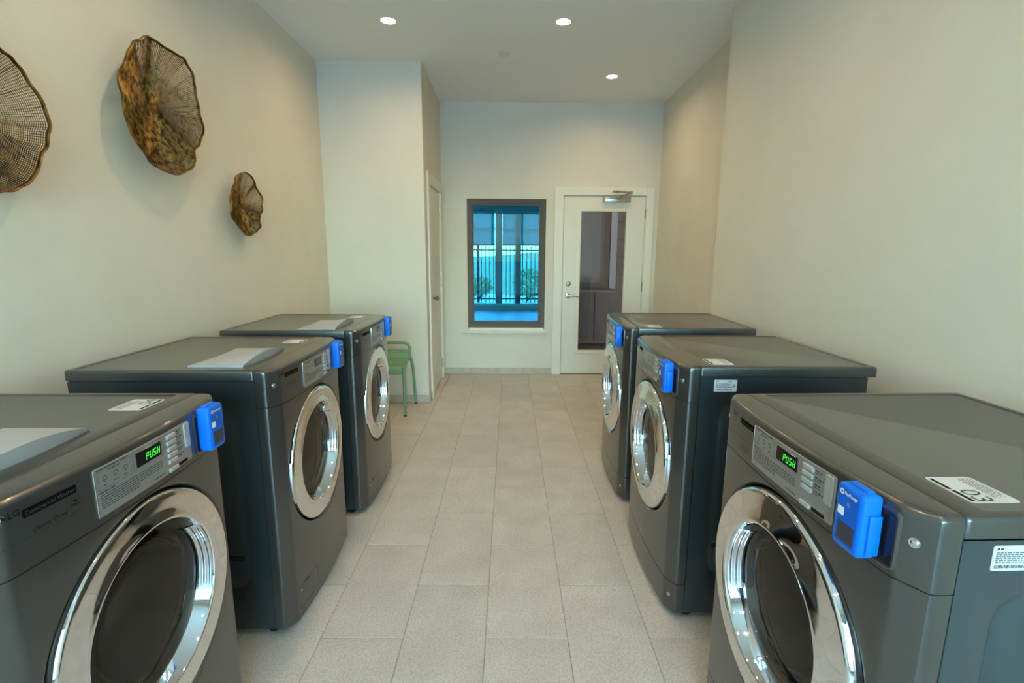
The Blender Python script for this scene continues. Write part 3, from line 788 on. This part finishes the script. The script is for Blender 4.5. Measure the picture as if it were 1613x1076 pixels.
FLAT_PRINT = {'logo', 'logo_mark', 'nameplate_lettering', 'printed_lettering', 'printed_text', 'display_digits', 'reader_lettering', 'contactless_mark', 'sticker_print', 'sticker_number', 'rating_print'}
def machine(dryer, loc, rz, label, digits, number, led, group):
    k = 'dryer' if dryer else 'washer'
    root = empty('tumble_dryer' if dryer else 'washing_machine', loc, rz, label, 'dryer' if dryer else 'washer', group)
    def P(name, fn, m, parent=root, lab=None, key=None, sharp=32):
        o = obj(name, cached((key or (k + '_' + name)), fn, sharp), m, parent, label=lab)
        if name in FLAT_PRINT: o['kind'] = 'stuff'
        return o
    cab = P('cabinet', lambda: m_cabinet(dryer), 'graphite_side_daylit')
    for sd in (-1, 1):
        P('hand_hold', lambda q=sd: m_slot(q), 'graphite_side_daylit', cab, key='slot%d' % sd); P('hand_hold_shade', lambda q=sd: m_slotback(q), 'dark_gap', cab, key='slotback%d' % sd)
    P('seam_liner', lambda: MB().box(-.337, .337, .040, .66 if not dryer else .636, HT - .0415, HT - .0375), 'dark_gap', cab)
    top = P('top_panel', m_top, 'graphite', key='top')
    fr = P('front_panel', lambda: m_front(dryer), 'graphite', sharp=25)
    P('backing', lambda: MB().box(-.335, .335, .034, .0365, SEAM - .006, SEAM + .006).loops([[(x * .988, y + .012, z) for x, y in PLAN] for z in (SEAM - .010, SEAM + .008)], closed=False), 'dark_gap', fr, key='backing')
    if dryer:
        kp = P('kick_panel', m_kick, 'graphite')
        P('kick_backing', lambda: MB().loops([[(x * .988, y + .012, z) for x, y in PLAN] for z in (ZK - .010, ZK + .010)], closed=False), 'dark_gap', kp)
        for sgn in (-1, 1): P('screw', lambda s_=sgn: m_screw(s_ * .316, .092), 'screw', kp, key='kscrew%d' % sgn)
    else:
        pu = P('service_hatch', m_pump, 'dark_gap')
        P('hatch_key', lambda: MB().tube([(-.262, fy(-.262) + .001, .132), (-.262, fy(-.262) - .003, .132)], .0045, 12), 'screw', pu)
        P('hatch_notch', lambda: plate(-.218, -.200, .1425, .1515, .002, .0012, .001), 'black_gloss', pu)
    for x, y in ((-.30, .06), (.30, .06), (-.30, .60), (.30, .60)):
        P('foot', lambda a=x, b_=y: m_foot(a, b_), 'foot_black', key='foot%g_%g' % (x, y))
    ct = P('control_housing', m_control, 'graphite', key='control', sharp=28)
    for sgn in (-1, 1): P('screw', lambda s_=sgn: m_screw(s_ * .316, .962), 'screw', ct, key='cscrew%d' % sgn)
    P('logo', lambda: m_logo(dryer), 'print_dark', ct); P('logo_mark', lambda: m_logoface(dryer), 'print_pale', ct)
    P('nameplate', lambda: m_nameplate(dryer), 'plate_black', ct); P('nameplate_lettering', lambda: m_nametext(dryer), 'print_dim', ct)
    P('trim_line', lambda: m_line(dryer), 'print_grey', ct)
    P('printed_lettering', m_dryerprint if dryer else m_drive, 'print_grey' if dryer else 'print_dark', ct)
    # silver fascia
    fa = P('control_panel', lambda: plate(-.131, .165, .9015, 1.0015, .005, .0020, .0030), 'panel_silver', key='fascia')
    P('edge_strip', lambda: plate(-.1318, -.1290, .9020, 1.0010, .0009, .0026, .0034), 'chrome_soft', fa, key='edge')
    P('printed_text', lambda: m_paneltext(dryer), 'print_grey', fa)
    P('display', lambda: plate(-.0255, .0525, .9585, .9915, .003, .0030, .0015), 'lcd_off' if led == 'off' else 'black_gloss', fa, key='display_' + ('off' if led == 'off' else 'on'))
    if led != 'off': P('display_digits', m_push, 'led_green' if led == 'on' else 'led_dim', fa, key='push_' + led, lab='green lit PUSH reading')
    zs = [.9885, .9735, .9585, .9435, .9285, .9080] if not dryer else [.9885, .9735, .9585, .9435, .9080]
    for i, z in enumerate(zs):
        P('button', lambda z_=z: plate(.072, .104, z_ - .0052, z_ + .0052, .0018, .0060, .0045, bev=.0014), 'button_grey', fa, key='button%g' % z)
    P('start_button', lambda: plate(.139, .161, .938, .9985, .003, .0050, .0035, bev=.0012), 'button_grey', fa, key='start')
    P('caution_label', lambda: plate(.107, .145, .9035, .9125, .0008, .0024, .0006), 'print_dark', fa, key='caution')
    # payment reader
    P('coin_slot_frame', m_bezel, 'graphite', key='bezel')
    P('coin_slot_plate', m_bezelback, 'black_gloss', key='bezelback')
    rd = P('payment_reader', m_reader, 'reader_blue', key='reader', lab='bright blue cashless payment reader')
    P('reader_face', lambda: MB().loops([[(x, RY + .0002 - d, z) for x, z in rrect(.212 + d, .261 - d, .909 + d, 1.0095 - d, .004, 4)] for d in (0, .0004)], True, True), 'reader_face', rd, key='rface')
    P('reader_screen', lambda: MB().loops([[(x, RY - .0003 - d, z) for x, z in rrect(.217, .257, .9145, .9490, .001, 2)] for d in (0, .0006)], True, True), 'screen_dark', rd, key='rscreen')
    P('reader_patch', lambda: MB().loops([[(x, RY - .0003 - d, z) for x, z in rrect(.2135, .2285, .961, .976, .0006, 2)] for d in (0, .0004)], True, True), 'white_print', rd, key='rpatch')
    P('reader_lettering', m_readerprint, 'white_print', rd, key='rprint')
    P('contactless_mark', m_readerwave, 'print_pale', rd, key='rwave')
    # door
    dr = P('door', lambda: m_ring(dryer), 'chrome', sharp=60, lab='round chrome door ring')
    P('door_glass', lambda: m_lens(dryer), 'washer_glass', dr, sharp=60)
    P('glass_bowl', lambda: m_bowl(dryer), 'bowl_glass', dr, sharp=60)
    P('grip', lambda: m_grip(-1 if dryer else 1, dryer), 'chrome_soft', dr, sharp=60)
    P('hinge_cover', lambda: m_hinge(1 if dryer else -1), 'chrome_soft', dr)
    P('gasket', m_gasket, 'black_rubber', key='gasket')
    P('drum', m_drum, 'steel_drum', key='drum')
    # stickers
    st = P('sticker', m_sticker, 'sticker', top, key='sticker', lab='white instruction sticker')
    P('sticker_print', m_stickerprint, 'print_dark', top, key='stickerprint')
    if number: P('sticker_number', lambda: m_number(number), 'digit_green', top, key='num' + number)
    if dryer:
        P('rating_label', m_rating, 'sticker', cab, key='rating'); P('rating_print', m_ratingprint, 'print_grey', cab, key='ratingprint')
    else:
        P('detergent_lid', m_lid, 'lid_grey', lab='pale grey crowned detergent lid')
    return root

PX_L, PX_R = -.8279, .6610
def place(side, y0, dx, a):
    X = (PX_L if side < 0 else PX_R) + dx
    ox, oy = 0., .343
    return (X + math.cos(a) * ox - math.sin(a) * oy, y0 + math.sin(a) * ox + math.cos(a) * oy, 0), (PI / 2 + a if side < 0 else -PI / 2 + a)
for side, y0, dx, a, lab, num, led in (
        (-1, .6816, -.0155, .0107, 'dark grey washer cut off by the lower left corner, sticker numbered 04', '04', 'on'),
        (-1, 1.6325, -.0039, .0090, 'dark grey washer in the middle of the left row', None, 'dim'),
        (-1, 2.5023, .0194, .0166, 'dark grey washer at the far end of the left row, beside the green stool', None, 'dim'),
        (1, .6967, .0100, .0309, 'dark grey dryer cut off by the lower right corner, sticker numbered 03', '03', 'on'),
        (1, 1.7213, -.0111, -.0022, 'dark grey dryer in the middle of the right row', None, 'off'),
        (1, 2.6468, .0012, -.0305, 'dark grey dryer at the far end of the right row, nearest the glazed door', None, 'off')):
    loc, rz = place(side, y0, dx, a)
    machine(side > 0, loc, rz, lab, None, num, led, 'washers along the left wall' if side < 0 else 'dryers along the right wall')

# ------------------------------------------------------------------ woven metal wall discs
def wall_disc(c, rim_pts, stand, centre_off, seed, label, ntheta, nr):
    """c: centre (y,z) on the wall; rim_pts: outline (y,z) of the rim, standing 'stand' off the wall"""
    rnd = random.Random(seed)
    root = empty('woven_wall_disc', (XL, c[0], c[1]), 0, label, 'wall art', 'woven gold wall discs')
    A = sorted((math.atan2(z - c[1], y - c[0]) % (2 * PI), math.hypot(y - c[0], z - c[1])) for y, z in rim_pts)
    A = [(A[-1][0] - 2 * PI, A[-1][1])] + A + [(A[0][0] + 2 * PI, A[0][1])]
    R = sum(a[1] for a in A[1:-1]) / (len(A) - 2)
    ph = [rnd.uniform(0, 2 * PI) for _ in range(6)]
    def rad(t):
        t %= 2 * PI
        for k in range(len(A) - 1):
            if A[k][0] <= t <= A[k + 1][0]:
                f = (t - A[k][0]) / (A[k + 1][0] - A[k][0] + 1e-9); f = f * f * (3 - 2 * f)
                return A[k][1] + (A[k + 1][1] - A[k][1]) * f
        return A[1][1]
    def off(t, u):
        w = .007 * math.sin(5 * t + ph[3]) + .005 * math.sin(9 * t + ph[4]) + .003 * math.sin(15 * t + ph[5])
        return centre_off + (stand - centre_off) * u ** 1.7 + w * u ** 2.5 * (R / .28)
    def pt(t, u):
        r = rad(t) * u + R * (1 - u) * u * .0
        return (off(t, u), r * math.cos(t), r * math.sin(t))
    mb = MB()
    us = [.11 + .89 * (j / nr) ** .95 for j in range(nr + 1)]
    for u in us: mb.v += [pt(2 * PI * i / ntheta + .035 * math.sin(6 * u + ph[0]), u) for i in range(ntheta)]
    for j in range(nr):
        for i in range(ntheta):
            i2 = (i + 1) % ntheta; mb.f.append((j * ntheta + i, j * ntheta + i2, (j + 1) * ntheta + i2, (j + 1) * ntheta + i))
    me = bpy.data.meshes.new('wire_weave'); me.from_pydata(mb.v, [], mb.f); me.update()
    me.materials.append(MATS['gold_wire'])
    ob = bpy.data.objects.new('wire_weave', me); COL.objects.link(ob); ob.parent = root
    vg = ob.vertex_groups.new(name='w')
    for j in range(nr + 1):
        for i in range(ntheta):
            t = 2 * PI * i / ntheta; low = max(0., min(1., .28 - math.sin(t)))
            wgt = .50 + .50 * low ** .8 * min(1, us[j] * 1.5) * (1. if us[j] < .85 else .6) + .10 * math.sin(5 * t + ph[1] + 4 * us[j])
            if i % 7 == 0: wgt += .22
            vg.add([j * ntheta + i], max(.12, min(1., wgt * (.30 + .70 * us[j]))), 'REPLACE')
    wf = ob.modifiers.new('wire', 'WIREFRAME'); wf.thickness = 2 * PI * R * .60 / ntheta * 1.05; wf.use_even_offset = False; wf.use_replace = True
    wf.vertex_group = 'w'; wf.thickness_vertex_group = .1
    n_ = 160
    path = [pt(2 * PI * k / n_ + .035 * math.sin(6 + ph[0]), 1.0) for k in range(n_)]
    rim = MB(); L = []
    for k in range(n_):
        p = Vector(path[k]); tq = (Vector(path[(k + 1) % n_]) - Vector(path[k - 1])).normalized(); u_ = Vector((1, 0, 0)); u_ = (u_ - tq * u_.dot(tq)).normalized(); w_ = tq.cross(u_)
        L.append([p + (u_ * math.cos(2 * PI * q / 8) * .0070 + w_ * math.sin(2 * PI * q / 8) * .0045) for q in range(8)])
    L.append(L[0]); rim.loops(L)
    obj('rim', rim, 'gold_rim', root)
    boss = MB().loops([[(centre_off + x, r * R * math.cos(2 * PI * k / 22) * (1 + .12 * math.sin(3 * k)), r * R * math.sin(2 * PI * k / 22)) for k in range(22)] for r, x in ((.125, .000), (.10, .004), (.05, .007), (.015, .005))], True, True)
    obj('boss', boss, 'gold_rim', root)
    obj('wall_bracket', MB().tube([(.001, 0, 0), (centre_off, 0, 0)], .014, 12), 'nickel', root)
    return root
wall_disc((1.47, 1.815), [(1.652, 2.021), (1.689, 2.007), (1.727, 1.985), (1.742, 1.949), (1.761, 1.909), (1.769, 1.872), (1.776, 1.833), (1.764, 1.8), (1.766, 1.763), (1.743, 1.725), (1.718, 1.687), (1.688, 1.642), (1.632, 1.609), (1.577, 1.595),
           (1.50, 1.60), (1.40, 1.61), (1.31, 1.66), (1.24, 1.73), (1.215, 1.82), (1.23, 1.91), (1.27, 1.99), (1.35, 2.05), (1.44, 2.08), (1.53, 2.075), (1.60, 2.05)], .098, .030, 4,
          'woven gold wall disc cut off by the left edge of the picture', 210, 46)
wall_disc((2.409, 2.061), [(2.304, 2.316), (2.377, 2.332), (2.431, 2.326), (2.5, 2.317), (2.576, 2.311), (2.619, 2.283), (2.628, 2.223), (2.648, 2.161), (2.668, 2.096), (2.649, 2.021), (2.624, 1.945), (2.588, 1.913), (2.574, 1.855), (2.546, 1.815),
           (2.468, 1.784), (2.39, 1.767), (2.341, 1.774), (2.296, 1.789), (2.237, 1.823), (2.185, 1.876), (2.143, 1.937), (2.128, 1.997), (2.13, 2.046), (2.152, 2.116), (2.18, 2.176), (2.206, 2.23), (2.242, 2.271), (2.275, 2.29)], .098, .030, 11,
          'large woven gold wall disc in the middle of the left wall', 180, 42)
wall_disc((3.123, 1.690), [(3.076, 1.879), (3.148, 1.874), (3.192, 1.836), (3.238, 1.798), (3.265, 1.768), (3.268, 1.703), (3.237, 1.635), (3.22, 1.582), (3.153, 1.533), (3.085, 1.512), (3.026, 1.522), (2.963, 1.562), (2.917, 1.625), (2.912, 1.695),
           (2.929, 1.755), (2.972, 1.813), (3.025, 1.856)], .073, .022, 23,
          'smallest woven gold wall disc, over the far washer', 130, 28)

# ------------------------------------------------------------------ green stool
def stool():
    root = empty('metal_stool', (-1.16, 4.33, 0), 0, 'green painted metal stool half hidden behind the far washer', 'stool')
    hw, yf, yr = .245, -.165, .150
    def arc(p, q, c, n=6):   # quadratic bend
        p, q, c = Vector(p), Vector(q), Vector(c); return [p * (1 - t) ** 2 + c * 2 * t * (1 - t) + q * t * t for t in [k / n for k in range(n + 1)]]
    for s_ in (-1, 1):
        x = s_ * hw
        obj('leg', MB().tube([(x + s_ * .004, yf - .005, .002), (x, yf + .01, .36)] + arc((x, yf + .01, .385), (x, yf + .09, .452), (x, yf + .01, .44)) + [(x, yr - .05, .475)], .0125, 10), 'stool_green', root)
        obj('leg', MB().tube([(x + s_ * .030, yr + .045, .002), (x + s_ * .018, yr + .02, .34)] + arc((x + s_ * .014, yr + .012, .38), (x, yr - .03, .462), (x + s_ * .008, yr + .0, .455)), .0125, 10), 'stool_green', root)
        for (fx, fy_) in ((x + s_ * .004, yf - .005), (x + s_ * .030, yr + .045)): obj('foot_cap', MB().tube([(fx, fy_, 0), (fx, fy_, .014)], .0138, 10), 'foot_black', root)
    # handle loop round the back of the seat
    loop = [(-hw, yr - .10, .468)] + arc((-hw, yr - .04, .485), (-hw + .07, yr + .02, .592), (-hw - .012, yr + .01, .592), 8) + arc((hw - .07, yr + .02, .592), (hw, yr - .04, .485), (hw + .012, yr + .01, .592), 8) + [(hw, yr - .10, .468)]
    obj('handle_rail', MB().tube(loop, .0125, 10), 'stool_green', root)
    # curved slats of the seat, each one a piece
    prof = [(yf + .000, .370), (yf + .004, .398), (yf + .016, .424), (yf + .040, .443), (yf + .085, .452), (yf + .14, .455), (yf + .19, .458), (yf + .235, .466), (yf + .27, .482), (yf + .292, .508), (yf + .300, .536)]
    cutsl = [(0, 3), (3, 5), (5, 6), (6, 7), (7, 10)]
    for a, b_ in cutsl:
        seg = [Vector((0, y, z)) for y, z in prof[a:b_ + 1]]
        seg[0] = seg[0] + (seg[1] - seg[0]).normalized() * .003; seg[-1] = seg[-1] - (seg[-1] - seg[-2]).normalized() * .003
        L = []
        for i, p in enumerate(seg):
            t = (seg[min(i + 1, len(seg) - 1)] - seg[max(0, i - 1)]).normalized(); nn = Vector((0, -t.z, t.y))
            L.append([(x, q.y, q.z) for x, q in ((-hw + .012, p), (hw - .012, p), (hw - .012, p - nn * .004), (-hw + .012, p - nn * .004))])
        obj('seat_slat', MB().loops(L, True, True), 'stool_green', root)
stool()

# ------------------------------------------------------------------ beyond the glazed door: dim passage
PX0, PX1, PY1 = .62, 2.3, 7.9
struct('wall_passage', MB().box(.50, PX0, YB + T, PY1, -.1, H).box(PX1, PX1 + .1, YB + T, PY1 + .1, -.1, H).box(.50, PX1, PY1, PY1 + .1, -.1, H).box(.50, PX1 + .1, YB + T, PY1 + .1, H, H + .1), 'brown_wall')
struct('floor_passage', MB().box(.50, PX1 + .1, YB + T, PY1 + .1, -.12, -.001), 'plank_brown')
st_ = struct('trim_3', MB().box(1.575, 1.675, PY1 - .03, PY1, 0, H), 'pale_trim')
struct('trim_4', MB().box(PX0, 1.575, PY1 - .02, PY1, .0, .16), 'pale_trim')
pl = struct('wall_planked', MB().box(1.675, PX1, PY1 - .006, PY1, 0, H), 'dark_gap')
for i in range(11):
    obj('plank', MB().box(1.678, PX1 - .001, PY1 - .022, PY1 - .005, .01 + i * .27, .272 + i * .27, .003), 'plank_brown', pl)
struct('door_3', MB().box(1.06, 1.43, PY1 - .018, PY1, .95, 2.6, .004), 'grey_door')
ct_ = empty('side_cabinet', (1.29, PY1 - .25, 0), 0, 'low brown cabinet dimly seen through the door glass', 'cabinet')
obj('body', MB().box(-.32, .30, -.20, .20, .06, .84, .004), 'plank_brown', ct_)
obj('worktop', MB().box(-.34, .32, -.22, .21, .84, .87, .004), 'grey_door', ct_)
for s_ in (-1, 1): obj('cabinet_door', MB().box(-.01 + min(0, s_ * .295) + .004, -.01 + max(0, s_ * .295) - .004, -.216, -.20, .09, .82, .003), 'brown_wall', ct_)
obj('plinth', MB().box(-.30, .28, -.16, .18, 0, .06), 'dark_gap', ct_)

lm = empty('passage_fill_lamp', (1.75, 7.0, H), 0, 'added, unseen ceiling lamp that brightens the passage behind the glazed door', 'ceiling light')  # unseen lamp added to keep the passage from going black
obj('base', MB().tube([(0, 0, 0), (0, 0, -.02)], .10, 24), 'light_trim', lm)
obj('shade', MB().loops([[(r * math.cos(2 * PI * k / 24), r * math.sin(2 * PI * k / 24), z) for k in range(24)] for r, z in ((.12, -.02), (.125, -.04), (.10, -.07), (.04, -.085))], True, True), 'passage_fill_glow', lm)
# ------------------------------------------------------------------ beyond the back window: a bright glazed room and its garden
YG = 12.3
struct('floor_garden_room', MB().box(-5.0, .50, YB + T, PY1 + .1, -.12, -.004).box(-5.0, 3.4, PY1 + .1, YG + .1, -.12, -.004), 'grout')
fl2 = bpy.data.objects['floor_garden_room']
big = finish('patio', MB().box(-.4485, .4485, -.4485, .4485, -.010, 0, .002))
for i in range(7):
    for j in range(5):
        x, y = -3.3 + i * .9, 8.35 + j * .9
        if y < 8.4 and x > 0: continue
        obj('floor_tile', big, 'patio_tile', fl2, loc=(x, y, 0))
struct('ceiling_garden_room', MB().box(-5.0, .50, YB + T, PY1 + .1, 2.75, 2.85).box(-5.0, 3.4, PY1 + .1, YG + .12, 2.75, 2.85), 'room_wall')
struct('wall_garden_side', MB().box(-5.1, -5.0, YB + T, YG + .1, -.1, 2.85).box(3.4, 3.5, PY1, YG + .1, -.1, 2.85).box(2.3, 3.5, PY1, PY1 + .1, -.1, 2.85), 'room_wall')
kb = MB(); L = []
for k in range(25):
    x = -3.6 + 6.2 * k / 24; y = YG - .10 - .42 * ((x - (-.15)) / 3.2) ** 2 * (1.2 if x > -.15 else .6)
    L.append([(x, y, 0), (x, y - .006, .09), (x, y + .01, .115), (x, YG + .12, .115), (x, YG + .12, 0)])
kb.loops(L, True, True)
struct('trim_5', kb, 'kerb')
struct('wall_garden_header', MB().box(-5.0, 3.4, YG, YG + .12, 2.42, 2.75).box(-5.0, -3.4, YG, YG + .12, 0, 2.42).box(2.6, 3.4, YG, YG + .12, 0, 2.42), 'room_wall')
w3 = struct('window_3', MB().box(-3.4, 2.6, YG - .02, YG + .12, .115, .17).box(-3.4, 2.6, YG + .02, YG + .10, 2.36, 2.42), 'trim_white')
for x, w, m_ in ((-2.9, .12, 'frame_bronze'), (-1.60, .12, 'frame_bronze'), (-.27, .17, 'frame_bronze'), (.205, .14, 'frame_dark'), (.83, .05, 'frame_bronze'), (1.65, .12, 'frame_bronze')):
    obj('post', MB().box(x - w / 2, x + w / 2, YG, YG + .11, .17, 2.36, .004), m_, w3)
obj('transom', MB().box(-3.4, 2.6, YG + .03, YG + .08, 1.96, 2.00), 'pale_trim', w3)
for a, b_ in ((-2.84, -1.66), (-1.54, -.355), (-.185, .135), (.275, .805), (.855, 1.59)):
    obj('pane', MB().box(a, b_, YG + .05, YG + .056, .17, 2.36), 'clear_glass', w3)
for x0, x1, lab in ((-1.55, -.36, 'half lowered roller shade on the left side of the far glazing'), (-.18, 1.58, 'half lowered roller shade on the right side of the far glazing')):
    rs = empty('roller_shade', ((x0 + x1) / 2, YG - .04, 2.385), 0, lab, 'roller shade', 'roller shades of the far glazing')
    hw = (x1 - x0) / 2
    obj('cloth', MB().box(-hw, hw, -.001, .001, -.78, 0), 'shade_cloth', rs)
    obj('hem_bar', MB().box(-hw, hw, -.010, .010, -.80, -.77, .003), 'frame_dark', rs)
    obj('roller', MB().tube([(-hw, 0, .0), (hw, 0, .0)], .028, 14), 'room_wall', rs)
el = empty('wall_unit', (-.66, YG - .06, 2.53), 0, 'small box shaped fitting above the far glazing', 'wall fitting')
obj('case', MB().box(-.16, .16, -.05, .06, -.06, .08, .008), 'appliance_white', el)
for x in (-.09, .09): obj('lamp_head', MB().tube([(x, -.05, .02), (x, -.085, .015)], [.04, .05], 14), 'frame_dark', el)
# garden
struct('ground_outside', MB().box(-60, 60, YG + .1, 90, -.3, -.06).box(-60, 60, -70, Y0 - T, -.3, -.06).box(-60, -5.1, Y0 - T, YG + .1, -.3, -.06).box(3.5, 60, Y0 - T, YG + .1, -.3, -.06)
       .box(-5.1, XL - T, Y0 - T, YB + T, -.3, -.06).box(XR2 + T, 3.5, Y0 - T, YB + T, -.3, -.06), 'path')
gs = MB(); 
gs.loops([[(x, y, z + .12 * math.sin(x * .8)) for x in [-14 + k for k in range(30)]] for y, z in ((17.2, -.05), (18.5, .05), (21, .6), (28, 1.3))], closed=False)
obj('lawn', gs, 'grass', None, label='grassy slope beyond the picket fence', cat='lawn', kind='stuff')
fe = empty('picket_fence', (0, 14.3, -.06), 0, 'black metal picket fence outside the far glazing', 'fence')
pk = finish('picket', MB().box(-.011, .011, -.011, .011, .02, 1.66))
for i in range(44): obj('picket', pk, 'fence_black', fe, loc=(-2.7 + i * .118, 0, 0))
for z in (.16, 1.54): obj('rail', MB().box(-2.8, 2.6, -.018, .018, z - .018, z + .018), 'fence_black', fe)
for x in (-2.6, -.9, .85, 2.5): obj('post', MB().box(x - .035, x + .035, -.035, .035, 0, 1.75), 'fence_black', fe)
def shrub(x, y, z, r, h, seed, label):
    rnd = random.Random(seed); root = empty('garden_shrub', (x, y, z), 0, label, 'shrub', 'shrubs beyond the fence')
    mb = MB()
    for _ in range(420):
        d = Vector((rnd.gauss(0, 1), rnd.gauss(0, 1), rnd.gauss(0, 1))).normalized(); q = rnd.uniform(.55, 1.) 
        p = Vector((d.x * r * q, d.y * r * q, h * .55 + d.z * h * .5 * q))
        u = Vector((rnd.gauss(0, 1), rnd.gauss(0, 1), rnd.gauss(0, 1))).normalized(); w = u.orthogonal().normalized(); s = rnd.uniform(.04, .08)
        mb.add([p - u * s, p + w * s * .5, p + u * s, p - w * s * .5], [(0, 1, 2, 3)])
    obj('foliage', mb, 'leaf', root, kind='stuff')
    obj('stem', MB().tube([(0, 0, 0), (.02, 0, h * .5)], [.03, .015], 8), 'bark', root)
shrub(.55, 15.3, -.06, .45, 1.0, 1, 'green shrub right of the dark post of the far glazing')
shrub(1.50, 15.7, -.06, .42, 1.25, 2, 'tall green shrub at the right edge of the far glazing')
shrub(-.95, 16.2, -.06, .4, .7, 3, 'low shrub behind the left part of the picket fence')
